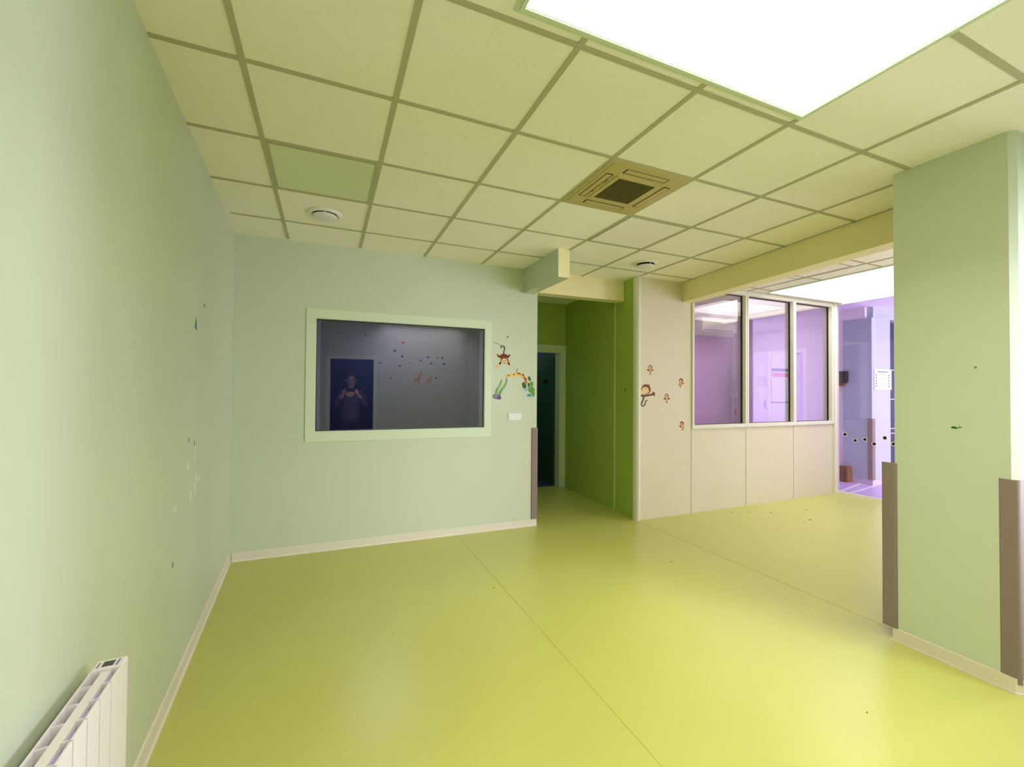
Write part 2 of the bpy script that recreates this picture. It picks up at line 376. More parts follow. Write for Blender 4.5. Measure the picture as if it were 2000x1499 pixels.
# beam parallel to the left wall and the pillar under its near end
struct(MB().prism([(3.485, -.15), (3.93, PY+.02), (4.095, PY+.02), (3.65, -.15)], 2.545, H-.0002).build('wall_beam', M['beam']))
wc = struct(MB().prism([(3.12, 1.0), (3.145, .975), (3.78, .975), (3.78, 1.478), (3.12, 1.478)], 0, H).build('wall_pillar', M['wall']))
b = MB(); t = .010
b.prism([(3.12-t, 1.478+t), (3.12-t, .99), (3.14, .975-t), (3.78, .975-t), (3.78, .985), (3.145, .985), (3.13, 1.0), (3.13, 1.478+t)], .008, .075)
b.prism([(3.12-t-.006, 1.484+t), (3.12-t-.006, .987), (3.138, .969-t), (3.78, .969-t), (3.78, .985), (3.145, .985), (3.13, 1.0), (3.13, 1.484+t)], 0, .009)
struct(b.build('baseboard_pillar', M['skirt']))
tag(MB().use(M['dgreen']).prism([(1.199, 1.277), (1.221, 1.279), (1.223, 1.287), (1.212, 1.291), (1.198, 1.286)], 3.1185, 3.1202, 'x').use(M['pgreen']).prism([(1.180, 1.283), (1.198, 1.281), (1.197, 1.286), (1.186, 1.294)], 3.1188, 3.1202, 'x').build('wall_sticker', None), 'tiny torn dark green sticker at the middle of the green pillar', 'sticker')
b = MB(); b.prism([(1.125+.006*math.cos(k), 1.605+.006*math.sin(k)) for k in range(6)], 3.1188, 3.1202, 'x').build('scuff_mark', M['pgreen'], wc)

# glass wall to the hall
g = struct(MB().box(GX-.02, GX+.02, -.15, PY-.01, 0, .045).box(GX-.015, GX+.015, -.15, PY-.01, H-.03, H).box(GX-.02, GX+.02, 1.0, 1.05, .045, H-.03).build('window_5', M['white']))
MB().box(GX-.005, GX+.005, 1.05, PY-.01, .045, H-.03).box(GX-.005, GX+.005, -.15, 1.0, .045, H-.03).build('window_pane', M['glass2'], g)
names = ['nearest the partition post', 'second from the partition post', 'third from the partition post', 'before the grey corner guard', 'before the white hall column', 'nearest the green pillar']
for (y, z), nm in zip(((3.85, .871), (3.719, .797), (3.599, .824), (3.489, .775), (3.365, .87), (3.268, .80)), names):
    o = MB().use(M['black']).prism([(y+.021*math.cos(k*math.pi/10), z+.021*math.sin(k*math.pi/10)) for k in range(20)], GX-.0065, GX-.005, 'x')
    o.use(M['white']).prism([(y+.029*math.cos(k*math.pi/10), z+.029*math.sin(k*math.pi/10)) for k in range(20)], GX-.0058, GX-.0049, 'x')
    tag(o.build('glass_marker', None), 'black dot with white rim on glass wall, '+nm, 'sticker', 'black safety dots on the glass wall')

# south wall behind the camera with an open doorway (seen only in the window's reflection)
SY = -.15
SW = ((2.78, 3.95, .9, 2.4), (4.2, 6.6, .9, 2.4))  # two unseen windows, added to let the fill lamps in
ws = struct(MB().slab(-.75, GX+.03, 0, H, SY-.12, SY, [(-.365, .416, -.01, 2.045), *SW], 'y').build('wall_south', M['wall']))
for n, q in zip((6, 7), SW):
    f = MB().slab(q[0]-.05, q[1]+.05, q[2]-.05, q[3]+.05, SY, SY+.015, [(q[0]+.03, q[1]-.03, q[2]+.03, q[3]-.03)], 'y').box((q[0]+q[1])/2-.03, (q[0]+q[1])/2+.03, SY-.06, SY, q[2], q[3])
    f = struct(f.build('window_%d' % n, M['white']))
    MB().box(q[0]+.001, q[1]-.001, SY-.045, SY-.039, q[2]+.001, q[3]-.001).build('window_pane', M['glass2'], f)
struct(MB().slab(-.437, .488, 0, 2.115, SY, SY+.012, [(-.365, .416, -.01, 2.045)], 'y').build('door_2', M['frame']))
struct(MB().box(-.9, -.8, -2.4, SY-.12, 0, 2.6).box(.8, .9, -2.4, SY-.12, 0, 2.6).box(-.9, .9, -2.4, -2.3, 0, 2.6).box(-.9, .9, -2.4, SY-.12, 2.5, 2.6).build('wall_rear_corridor', M['navy']))

struct(MB().box(2.33, 2.68, SY, SY+.03, 0, 2.43).build('trim_10', M['wall']))
# stickers on the south wall, seen mirrored in the dark window
def mpx(px, py): return .962+(px-787)*.01018, 2.383-(py-671)*.0101
def south_sticker(m, outline, label):
    tag(MB().prism(outline, SY, SY+.001, 'y').build('wall_sticker', M[m]), label, 'sticker', 'stickers mirrored in the dark window')
def oval(x, z, rx, rz): return [(x+rx*math.cos(k*math.pi/6), z+rz*math.sin(k*math.pi/6)) for k in range(12)]
x, z = mpx(787.5, 670); south_sticker('red', [(x, z-.03), (x+.03, z+.005), (x+.02, z+.027), (x, z+.015), (x-.02, z+.027), (x-.03, z+.005)], 'small red heart sticker mirrored at the top of the dark window')
for m, px, py, rx, rz, lb in (('blue', 772, 686, .035, .022, 'blue bird sticker mirrored left of and below the red heart'), ('pnavy', 786, 697, .018, .025, 'dark sticker mirrored right below the red heart'),
        ('ink', 745, 710.5, .035, .012, 'faint sticker mirrored beside the dark doorway top'), ('ink', 782, 715, .022, .014, 'faint sticker mirrored second below the red heart'),
        ('teal', 800, 709, .022, .02, 'pale teal sticker mirrored between the red heart and the tall giraffe'), ('ink', 821, 704, .025, .012, 'faint sticker mirrored above the tall giraffe'),
        ('blue', 836, 697, .032, .018, 'left blue fish sticker mirrored in the upper row'), ('orange', 854.5, 697, .026, .028, 'round tan sticker mirrored between two blue fish'),
        ('blue', 864, 697.5, .026, .020, 'right blue fish sticker mirrored in the upper row'), ('blue', 842, 709, .026, .02, 'left blue fish sticker mirrored in the lower row'),
        ('blue', 867, 709.5, .034, .022, 'right blue fish sticker mirrored in the lower row'), ('ink', 765, 739, .016, .016, 'tiny dark sticker mirrored right of the doorway'), ('ink', 852, 737.5, .026, .014, 'small dark sticker mirrored right of the short giraffe')):
    south_sticker(m, oval(*mpx(px, py), rx, rz), lb)
for (px, py), k, lb in (((815, 752), 1.0, 'tall tan giraffe sticker mirrored in the dark window'), ((838, 751), .72, 'short tan giraffe sticker mirrored in the dark window')):
    x, z = mpx(px, py)
    south_sticker('orange', [(x+k*a, z+k*c) for a, c in ((-.06, 0), (-.045, 0), (-.035, .08), (.02, .08), (.025, 0), (.045, 0), (.05, .11), (.075, .21), (.10, .225), (.10, .245), (.065, .265), (.045, .245), (.03, .15), (-.05, .12))], lb)

# north office seen through the partition panes
NY = 5.56
struct(MB().slab(3.45, 6.96, 0, H, NY, NY+.1, [], 'y').build('wall_office_north', M['pink']))
struct(MB().slab(4.03, NY, 0, H, 6.90, 6.95, [(4.455, 5.2, -.01, 2.10)], 'x').build('wall_office_east', M['mauve']))
struct(MB().slab(4.02, NY, 0, H, 3.40, 3.46, [], 'x').build('wall_office_west', M['lilac']))
struct(MB().slab(3.36, 6.96, PY+.05, NY+.1, H, H+.06, [SK3]).build('ceiling_office', M['mauve']))
struct(MB().box(3.46, 6.90, PY+.08, NY, 0, .006).build('floor_office', M['lfloor']))
struct(MB().slab(4.395, 5.26, 0, 2.17, 6.885, 6.90, [(4.455, 5.2, -.01, 2.10)], 'x').build('door_4', M['white']))
struct(MB().box(5.75, 6.53, NY-.03, NY, 0, 2.08).build('door_5', M['pink']))
struct(MB().box(6.86, 6.90, 5.29, 5.41, 0, 2.09).build('trim_7', M['white']))
struct(MB().box(6.91, 6.945, 4.457, 5.198, .005, 2.098).build('door_7', M['lilac']))
# hall beyond the glass wall
HZ = 2.86
struct(MB().slab(GX+.03, 9.6, -.3, 6.0, -.1, 0, []).build('floor_hall', M['lfloor']))
struct(MB().slab(GX+.03, 9.6, -.3, 6.0, HZ, HZ+.06, []).build('ceiling_hall', M['lilac']))
struct(MB().box(8.0, 8.1, 4.18, 6.0, 0, HZ).build('wall_hall_east', M['hallwall']))
struct(MB().box(9.55, 9.65, -.3, 6.0, 0, HZ).box(GX+.03, 9.6, 6.0, 6.1, 0, HZ).box(GX+.03, 9.6, -.3, -.2, 0, HZ).build('wall_hall_far', M['lilac']))
struct(MB().box(7.99, 8.50, 4.08, 4.5, 0, 2.68).box(8.05, 9.55, 4.09, 4.5, 2.68, HZ).build('wall_hall_pillar', M['hallcol']))
struct(MB().box(6.95, 7.40, .68, 2.3, 0, HZ).build('wall_hall_blocker', M['lilac']))  # added out of view, blocks lamp reflections and stray hall light at the panes
struct(MB().prism([(7.98, 4.07), (8.51, 4.07), (8.51, 4.2), (7.99, 4.2)], 0, .085).box(7.985, 8.0, 4.2, 4.36, 0, .07).build('baseboard_hall', M['lilac']))
struct(MB().box(8.50, 9.55, 4.25, 4.29, 0, 2.68).build('door_6', M['navy']))
b = MB()
for z in (1.86, 1.36, .86, .78): b.box(8.53, 9.5, 4.243, 4.25, z, z+.012)
struct(b.build('trim_8', M['white']))
struct(MB().prism([(7.0, 3.99), (7.02, 4.03), (8.0, 4.27), (8.0, 4.23)], 0, .002).prism([(7.0, 3.86), (7.02, 3.90), (8.0, 4.075), (8.0, 4.045)], 0, .002).build('trim_9', M['white']))

# ------------------------------------------------------------------ corner guards
def guard(name_label, mx, z0, z1):
    """rounded angle of padded vinyl around an outside corner at the local origin; both faces 65 mm"""
    w, t = .062, .012
    out = [(-w, 0), (-w, -t*.6), (-w+.006, -t), (0, -t)]
    out += [(t*math.sin(k*math.pi/12), -t*math.cos(k*math.pi/12)) for k in range(1, 6)]
    out += [(t, 0), (t, w-.006), (t*.6, w), (0, w), (0, 0)]
    o = MB(mx)
    zs = [(z0, .6), (z0+.008, 1), (z1-.008, 1), (z1, .6)]
    o.prism(out, z0, z1)
    ob = o.build('corner_guard', M['guard'])
    return tag(ob, name_label, 'corner guard')
guard('taupe corner guard on the back wall beside the corridor opening', BW @ Matrix.Translation((bu(2.115), 0, 0)), .073, 1.06)
guard('taupe corner guard on the far edge of the green pillar', Matrix.Translation((3.12, 1.478, 0)) @ Matrix.Rotation(-math.pi/2, 4, 'Z'), .076, 1.05)
guard('wide taupe corner guard on the near edge of the green pillar', Matrix.Translation((3.128, .983, 0)) @ Matrix.Rotation(0, 4, 'Z') @ Matrix.Scale(-1, 4, (1, 0, 0)), .052, 1.043)
guard('grey corner guard on the white column in the lilac hall', Matrix.Translation((7.985, 4.075, 0)) @ Matrix.Scale(-1, 4, (1, 0, 0)), .086, 1.06)

# ------------------------------------------------------------------ ceiling things
ac = thing('ceiling_air_conditioner', 'yellowed square cassette air conditioner with dark grille in the ceiling', 'air conditioner', (1.77, 2.302, H))
x0, y0 = 1.47, 2.002
b = MB(); s = .004
b.prism([(x0+s, y0+s), (x0+.6-s, y0+s), (x0+.6-s, y0+.6-s), (x0+s, y0+.6-s)], H-.008, H)
b.slab(x0+.03, x0+.57, y0+.03, y0+.57, H-.011, H-.008, [(x0+.15, x0+.45, y0+.15, y0+.45)])
b.build('panel', M['ivory'], ac)
for k in range(4):
    mx = Matrix.Translation((1.77, 2.302, 0)) @ Matrix.Rotation(k*math.pi/2, 4, 'Z')
    sl = MB(mx).box(-.160, .160, .196, .244, H-.0118, H-.010).build('outlet_slot', M['dark'], ac)
    MB(mx).box(-.152, .152, .203, .240, H-.0135, H-.011, .001).build('flap', M['ivory'], sl)
gr = MB().slab(1.77-.168, 1.77+.168, 2.302-.168, 2.302+.168, H-.016, H-.008, [(1.77-.140, 1.77+.140, 2.302-.140, 2.302+.140)]).build('grille_frame', M['ivory'], ac)
b = MB()
b.box(1.77-.141, 1.77+.141, 2.302-.141, 2.302+.141, H-.0115, H-.008)
for k in range(34): b.box(1.77-.140, 1.77+.140, 2.302-.138+k*.00825, 2.302-.138+k*.00825+.004, H-.0135, H-.0114)
for k in range(6): b.box(1.77-.110+k*.044, 1.77-.110+k*.044+.003, 2.302-.140, 2.302+.140, H-.014, H-.0114)
b.build('grille', M['grille'], gr)
MB().box(1.565, 1.578, 2.36, 2.385, H-.0125, H-.0105).build('receiver', M['dark'], ac)
MB().box(1.578, 1.584, 2.21, 2.25, H-.0123, H-.0105).build('badge', M['grille'], ac)
def ceiling_light(x, y, w, d, m, label):
    t = thing('ceiling_light', label, 'ceiling light', (x, y, H))
    MB().slab(x-w/2, x+w/2, y-d/2, y+d/2, H-.007, H-.001, [(x-w/2+.012, x+w/2-.012, y-d/2+.012, y+d/2-.012)]).build('frame', M['bar'], t)
    MB().box(x-w/2+.012, x+w/2-.012, y-d/2+.012, y+d/2-.012, H-.0035, H-.001).build('diffuser', m, t)
ceiling_light(-.03, 2.902, .574, .574, M['diffuser'], 'unlit greenish square light panel in the ceiling near the left wall')
ceiling_light(2.37, 2.902, .574, .574, M['palediff'], 'unlit pale square light panel behind the cassette air conditioner')
ceiling_light(4.71, 3.0, .56, .58, M['palediff'], 'pale light panel in the alcove ceiling beside the skylight')
def vent(x, y, label, g):
    t = thing('ceiling_vent', label, 'vent', (x, y, H), 'round ceiling air vents')
    MB().lathe([(.084, H), (.124, H), (.124, H-.005), (.118, H-.012), (.098, H-.017), (.088, H-.012), (.084, H-.002)], x, y).build('rim', M['plastic'], t)
    MB().lathe([(.02, H-.0005), (.083, H-.0005), (.083, H-.004), (.02, H-.004)], x, y).build('throat', M['dark'], t)
    MB().lathe([(.025, H-.004-g), (.084, H-.014-g), (.086, H-.018-g), (.072, H-.024-g), (.03, H-.028-g), (.012, H-.029-g)], x, y).build('cone', M['plastic'], t)
    for q in (-.0775, .0775): MB().box(x-.003, x+.003, y+q-.0075, y+q+.0075, H-.018-g, H-.004).build('strut', M['plastic'], t)
vent(-.03, 3.53, 'round white ceiling vent behind the greenish light panel near the left wall', .004)
vent(2.99, 3.53, 'round white ceiling vent above the end of the cream partition', .016)

# ------------------------------------------------------------------ radiator on the left wall
RY1 = 1.59; NEL = 14; PT = .0705; RX0, RX1 = .03, .097; RZ0, RZ1 = .11, .692
rad = thing('radiator', 'white electric panel radiator on the left wall with a small display', 'radiator', LW @ Vector((RX0, RY1-.5, RZ0)))
yend = RY1-.05
b = MB(LW)
for k in range(NEL):
    a = yend-(k+1)*PT; c = yend-k*PT
    b.box(RX1-.006, RX1, a+.003, c-.003, RZ0, RZ1-.002, .0012)          # front plate of each element
b.box(RX1-.009, RX1-.006, yend-NEL*PT, yend, RZ0, RZ1-.006)
b.build('front_panel', M['radw'], rad)
b = MB(LW)
b.box(RX0, RX0+.003, yend-NEL*PT, yend, RZ0, RZ1-.002)
for k in range(NEL+1):
    y = yend-k*PT
    b.prism([(RX0+.003, y-.0015), (RX0+.003, y+.0015), (RX0+.024, y+.0055), (RX0+.024, y+.0025)], RZ0, RZ1-.004)
    b.prism([(RX0+.044, y+.0025), (RX0+.044, y+.0055), (RX1-.004, y+.0095), (RX1-.004, y+.0065)], RZ0, RZ1-.004)
b.build('fin', M['radw'], rad)
b = MB(LW)
b.use(M['radw']).box(RX0+.023, RX0+.045, yend-NEL*PT, yend, RZ0, RZ1-.008).use(M['radc'])
for k in range(NEL):
    y = yend-(k+.5)*PT
    b.prism([(RX0+.044, y-.028), (RX0+.053, y-.014), (RX0+.053, y+.014), (RX0+.044, y+.03)], RZ0, RZ1-.016)
    b.prism([(RX0+.024, y-.024), (RX0+.014, y-.010), (RX0+.014, y+.012), (RX0+.024, y+.026)], RZ0, RZ1-.05)
b.build('core', None, rad)
cp = MB(LW).box(RX0, RX1, yend+.001, RY1, RZ0, RZ1, .003).build('control_cap', M['radw'], rad)
MB(LW).box(RX0+.019, RX0+.044, yend+.012, RY1-.012, RZ1-.001, RZ1+.0008).build('display', M['lcd'], cp)
for q in range(4): MB(LW).box(RX0+.050, RX0+.055, yend+.010+q*.008, yend+.014+q*.008, RZ1-.001, RZ1+.001).build('button', M['ink'], cp)
for q in range(3): MB(LW).box(RX0+.008, RX0+.0125, yend+.012+q*.009, yend+.016+q*.009, RZ1-.001, RZ1+.001).build('button', M['ink'], cp)
for q in (.205, .885): MB(LW).box(.0, RX0+.002, RY1-q-.015, RY1-q+.015, .2, .6).build('bracket', M['radw'], rad)

# ------------------------------------------------------------------ switch plate
sw = thing('switch_plate', 'white double switch plate on the back wall by the corridor', 'switch', BW @ Vector((bu(1.854), 0, 1.148)))
MB(BW).box(bu(1.776), bu(1.932), -.009, 0, 1.147, 1.224, .003).build('plate', M['plastic'], sw)
for q in (1.815, 1.893): MB(BW).box(bu(q)-.026, bu(q)+.026, -.012, -.008, 1.160, 1.211, .0015).build('rocker', M['plastic'], sw)

# ------------------------------------------------------------------ wall stickers (flat vinyl prints)
class Sticker:
    """printed shapes in wall coordinates (u, z); each print sits a hair above the one below"""
    def __init__(s, mx, k, o): s.mb = MB(mx); s.kx, s.kz = k; s.o = o; s.n = 0
    def P(s, p): return (s.o[0]+p[0]*s.kx, s.o[1]-p[1]*s.kz)
    def poly(s, m, pts):
        s.n += 1; s.mb.use(M[m]).prism([s.P(p) for p in pts], -.0004-.00012*s.n, 0, 'y'); return s
    def ell(s, m, x, y, rx, ry=None, a=0, n=18):
        ry = ry or rx; c, q = math.cos(a), math.sin(a)
        return s.poly(m, [(x+rx*math.cos(t)*c-ry*math.sin(t)*q, y+rx*math.cos(t)*q+ry*math.sin(t)*c) for t in [i*2*math.pi/n for i in range(n)]])
    def line(s, m, pts, w, w2=None):
        n = len(pts); L = []; R = []
        for i, p in enumerate(pts):
            a, b = pts[max(i-1, 0)], pts[min(i+1, n-1)]
            dx, dy = b[0]-a[0], b[1]-a[1]; d = math.hypot(dx, dy) or 1
            h = (w+((w2 if w2 is not None else w)-w)*i/(n-1))/2
            L.append((p[0]-dy/d*h, p[1]+dx/d*h)); R.append((p[0]+dy/d*h, p[1]-dx/d*h))
        s.n += 1
        for i in range(n-1): s.mb.use(M[m]).prism([s.P(q) for q in (L[i], L[i+1], R[i+1], R[i])], -.0004-.00012*s.n, 0, 'y')
        return s
    def build(s, label, group):
        return tag(s.mb.build('wall_sticker', None), label, 'sticker', group)
# scale: zoomed pixels to metres on the back wall; origin at zoom pixel (0,0)
KB = (.000782, .000728)
SB = lambda: Sticker(BW, KB, (bu(1.484), 2.138))
G1 = 'jungle stickers on the back wall'
a = SB()
a.line('grey', [(150, 230), (200, 240), (240, 255), (270, 275)], 9)
a.line('dbrown', [(262, 312), (266, 285), (290, 272), (316, 285), (318, 315), (308, 350), (303, 405)], 16)
a.line('dbrown', [(290, 305), (300, 292)], 12)
a.line('brown', [(275, 440), (232, 432), (210, 398)], 34, 22).line('brown', [(345, 440), (378, 428), (395, 398)], 34, 22)
a.ell('tan', 196, 405, 16, 12).ell('tan', 412, 395, 16, 12)
a.ell('brown', 310, 430, 66, 40)
a.line('dbrown', [(278, 465), (264, 515), (242, 548)], 24).line('dbrown', [(358, 465), (376, 520), (392, 552)], 24)
a.poly('yellow', [(158, 562), (185, 575), (225, 565), (250, 560), (240, 590), (205, 600), (175, 585)])
a.ell('tan', 232, 565, 20, 24).ell('tan', 405, 565, 22, 20)
a.ell('tan', 315, 500, 46, 46).ell('orange', 262, 500, 10).ell('orange', 368, 500, 10)
a.ell('dbrown', 300, 490, 5, 7).ell('dbrown', 334, 490, 5, 7).line('brown', [(300, 522), (318, 534), (338, 522)], 6)
a.build('brown monkey sticker hanging by its tail beside the window', G1)
a = SB()
for L in ([(275, 768), (268, 800), (255, 840), (225, 885), (207, 930), (203, 972)], [(353, 748), (346, 800), (322, 850), (285, 895), (262, 940), (250, 990)]):
    a.line('dgreen', L, 9, 5)
    for i in range(len(L)-1):
        for t in (0, .33, .66):
            x = L[i][0]+(L[i+1][0]-L[i][0])*t; y = L[i][1]+(L[i+1][1]-L[i][1])*t; g = 8+min(14, (i+t)*6)
            a.line('pgreen', [(x-g, y+g*.9), (x, y), (x+g, y+g*.5)], 7)
a.ell('purple', 212, 1015, 62, 36, .15).ell('ink', 245, 1035, 28, 22, .2).ell('teal', 195, 1005, 22, 9, .1)
a.build('green fern sticker rising from a purple rock below the hanging monkey', G1)
a = SB()
a.ell('dgreen', 690, 745, 22, 36, -.3).ell('pgreen', 725, 825, 28, 42).ell('dgreen', 612, 848, 32, 52, -.3).ell('pgreen', 722, 910, 52, 46).ell('pgreen', 742, 972, 34, 42)
a.line('orange', [(480, 690), (540, 682), (590, 705), (625, 745), (648, 815)], 52, 44)
a.line('yellow', [(490, 705), (540, 702), (580, 725), (612, 765)], 18)
a.ell('yellow', 452, 694, 52, 34, -.1).ell('yellow', 366, 706, 34, 26).poly('yellow', [(370, 685), (440, 668), (440, 722), (370, 730)])
a.line('brown', [(492, 655), (500, 625), (508, 600)], 9).line('tan', [(515, 655), (528, 632)], 16, 8)
a.ell('brown', 530, 672, 22, 9, .2).ell('brown', 596, 690, 14, 12).ell('brown', 608, 735, 10, 14).ell('brown', 632, 758, 12, 22).ell('brown', 640, 805, 8, 12)
a.ell('dbrown', 459, 688, 10, 11).ell('dbrown', 380, 704, 10, 11).line('brown', [(345, 722), (370, 728)], 5)
a.ell('dgreen', 680, 840, 16, 36).ell('teal', 640, 905, 26, 26).ell('teal', 695, 995, 44, 30).ell('blue', 690, 990, 24, 14)
a.build('giraffe head sticker leaning over green leaves above the switch plate', G1)
# partition stickers: 4 birds and a monkey
PW = Matrix.Translation((0, PY+.0195, 0))
KP = (.00082, .00063)
SP = lambda: Sticker(PW, KP, (3.194, 1.853))
G2 = 'jungle stickers on the cream partition'
def bird(x, y, r, cap, label, side):
    a = SP()
    q = lambda px, py: (x+(px*math.cos(r)-py*math.sin(r)), y+(px*math.sin(r)+py*math.cos(r)))
    if side in (0, -1): a.poly('dbrown' if cap == 'grey' else 'brown', [q(-20, -5), q(-66, -8), q(-50, 12), q(-30, 26), q(-10, 20)])
    if side in (0, 1): a.poly('dbrown' if cap == 'grey' else 'brown', [q(20, -5), q(66, -8), q(50, 12), q(30, 26), q(10, 20)])
    if side == 1: a.poly('brown', [q(-16, -10), q(-36, 30), q(-38, 60), q(-14, 24)])
    if side == -1: a.poly('brown', [q(16, -10), q(36, 30), q(38, 60), q(14, 24)])
    a.ell(cap, *q(0, -42), 38, 46); a.ell('tan', *q(-4, -36), 22, 26); a.ell('orange', *q(2, 10), 26, 42)
    a.ell('dbrown', *q(-10, -40), 5).ell('dbrown', *q(8, -40), 5)
    a.poly('orange', [q(-8, 40), q(8, 40), q(8, 62), q(-8, 62)]).ell('grey', *q(0, 72), 15, 14)
    a.build(label, G2)
bird(298, 215, 0, 'grey', 'grey capped little bird sticker at the top of the cream panel', 0)
bird(598, 740, 0, 'grey', 'grey capped little bird sticker in the middle right of the monkey', 0)
bird(862, 445, .12, 'brown', 'orange brown bird sticker near the window, level with the monkey head', 1)
bird(888, 1265, -.1, 'brown', 'lowest orange brown bird sticker beside the window sill', -1)
a = SP()
a.line('dbrown', [(185, 700), (176, 760), (148, 825), (140, 860), (165, 884), (198, 868), (216, 800), (248, 770)], 24, 18)
a.line('brown', [(135, 688), (200, 694), (290, 680), (350, 662)], 40, 30).poly('brown', [(335, 640), (342, 612), (356, 630), (384, 628), (380, 660), (384, 698), (350, 690)])
a.poly('brown', [(250, 500), (276, 478), (290, 520)]).ell('brown', 224, 575, 82, 92)
a.ell('tan', 214, 592, 64, 66).ell('yellow', 205, 605, 56, 52).ell('dbrown', 212, 545, 7, 9).ell('dbrown', 262, 572, 7, 9)
a.build('brown monkey sticker with outstretched arm and curled tail on the cream panel', G2)

# ------------------------------------------------------------------ things in the office behind the panes
sp = thing('wall_air_conditioner', 'white split air conditioner on the pink office wall behind the panes', 'air conditioner', (6.25, NY, 2.44))
MB().prism([(NY, 2.43), (NY-.12, 2.43), (NY-.20, 2.50), (NY-.215, 2.62), (NY-.20, 2.72), (NY-.17, 2.735), (NY, 2.735)], 5.73, 6.54, 'x').build('body', M['plastic'], sp)
MB().prism([(NY-.205, 2.515), (NY-.19, 2.495), (NY-.185, 2.5), (NY-.20, 2.52)], 5.78, 6.45, 'x').build('outlet_slot', M['dark'], sp)
MB().prism([(NY-.198, 2.492), (NY-.13, 2.433), (NY-.128, 2.437), (NY-.194, 2.496)], 5.79, 6.44, 'x').build('flap', M['white'], sp)
MB().box(5.74, 6.53, NY-.17, NY-.03, 2.735, 2.737).build('intake_grille', M['grey'], sp)
cab = thing('tall_cabinet', 'tall white cabinet with papers stuck on it behind the middle pane', 'cabinet', (6.6, 4.75, 0))
MB().box(6.36, 6.88, 4.64, 4.90, .006, 2.11, .004).build('body', M['white'], cab)
MB().box(6.42, 6.86, 4.622, 4.64, .03, 1.30, .003).build('door', M['white'], cab)
MB().box(6.42, 6.86, 4.622, 4.64, 1.32, 2.09, .003).build('door', M['white'], cab)
MB().box(6.40, 6.87, 4.6385, 4.641, 1.30, 1.32).build('door_gap', M['dark'], cab)
yb = 4.618
pp = MB().use(M['paper']).box(6.40, 6.86, yb, yb+.003, 1.37, 1.86).use(M['pnavy']).box(6.40, 6.86, yb-.001, yb, 1.80, 1.845).use(M['red']).box(6.41, 6.86, yb-.001, yb, 1.715, 1.775)
tag(pp.build('wall_calendar', None), 'white calendar sheet with navy and red header bands on the cabinet', 'calendar')
xb = 6.357
pp = MB().use(M['paper']).box(xb, xb+.002, 4.66, 4.83, 1.54, 1.73).use(M['ink'])
for q in range(6): pp.box(xb-.001, xb, 4.672, 4.82, 1.70-q*.027, 1.708-q*.027)
tag(pp.build('notice_sheet', None), 'printed table sheet taped to the left side of the tall white cabinet', 'notice')
pp = MB().use(M['paper']).prism([(4.66, 1.20), (4.70, 1.47), (4.80, 1.46), (4.87, 1.24)], xb-.004, xb, 'x').use(M['ink']).prism([(4.66, 1.195), (4.69, 1.38), (4.72, 1.30), (4.71, 1.23)], xb-.007, xb-.004, 'x')
tag(pp.build('notice_sheet', None), 'curled white sheet hanging under the printed table sheet', 'notice')
so = thing('socket_box', 'pair of white socket boxes on the pink wall beside the first mullion', 'socket', (6.7, NY, 1.38))
for q in (6.66, 6.745): MB().box(q-.035, q+.035, NY-.03, NY, 1.375, 1.455, .004).build('box', M['plastic'], so)
MB().box(6.655, 6.69, NY-.018, NY, .006, 1.375).build('conduit', M['plastic'], so)
tag(MB().box(6.655, 6.76, NY-.012, NY, 1.46, 2.43).build('cable_trunking', M['mauve']), 'flat vertical trunking under the split air conditioner', 'trunking')
tag(MB().prism([(6.70, 1.08), (6.745, 1.08), (6.735, 1.16), (6.71, 1.16)], NY-.03, NY, 'y').build('fire_alarm_button', M['red']), 'small red box low beside the white conduit on the pink wall', 'alarm')

# ------------------------------------------------------------------ things in the hall
dp = thing('soap_dispenser', 'black wall dispenser in the lilac hall behind the glass', 'dispenser', (8.0, 4.47, 1.6))
MB().prism([(4.415, 1.83), (4.56, 1.83), (4.56, 1.66), (4.54, 1.63), (4.44, 1.63), (4.415, 1.66)], 7.90, 8.0, 'x').build('body', M['black'], dp)
MB().prism([(4.46, 1.63), (4.55, 1.63), (4.54, 1.58), (4.47, 1.58)], 7.915, 7.99, 'x').build('nozzle', M['brown'], dp)
pl = thing('evacuation_plan', 'white framed floor plan on the white hall column', 'sign', (8.27, 4.08, 1.52))
MB().slab(8.03, 8.495, 1.525, 1.855, 4.06, 4.08, [(8.05, 8.475, 1.545, 1.835)], 'y').build('frame', M['plastic'], pl)
MB().box(8.05, 8.475, 4.070, 4.08, 1.545, 1.835).build('sheet', M['paper'], pl)
b = MB().use(M['teal']).slab(8.15, 8.38, 1.59, 1.77, 4.0685, 4.07, [(8.156, 8.25, 1.60, 1.68), (8.256, 8.374, 1.60, 1.70), (8.156, 8.25, 1.69, 1.76), (8.256, 8.374, 1.71, 1.76)], 'y')
b.use(M['ink']).box(8.12, 8.40, 4.0685, 4.07, 1.805, 1.82)
for q in range(5): b.use(M['red'] if q < 2 else M['ink']).box(8.07, 8.105, 4.0685, 4.07, 1.57+q*.045, 1.59+q*.045).box(8.42, 8.455, 4.0685, 4.07, 1.57+q*.045, 1.59+q*.045)
b.build('plan_drawing', None, pl)
bx = thing('wooden_box', 'low brown wooden box on the hall floor against the lilac wall', 'box', (7.9, 4.47, 0))
MB().box(7.86, 7.99, 4.37, 4.62, .0, .25, .004).build('body', M['wood'], bx)
MB().box(7.852, 7.86, 4.375, 4.615, .12, .13).box(7.852, 7.86, 4.40, 4.41, .01, .24).build('slat', M['dbrown'], bx)

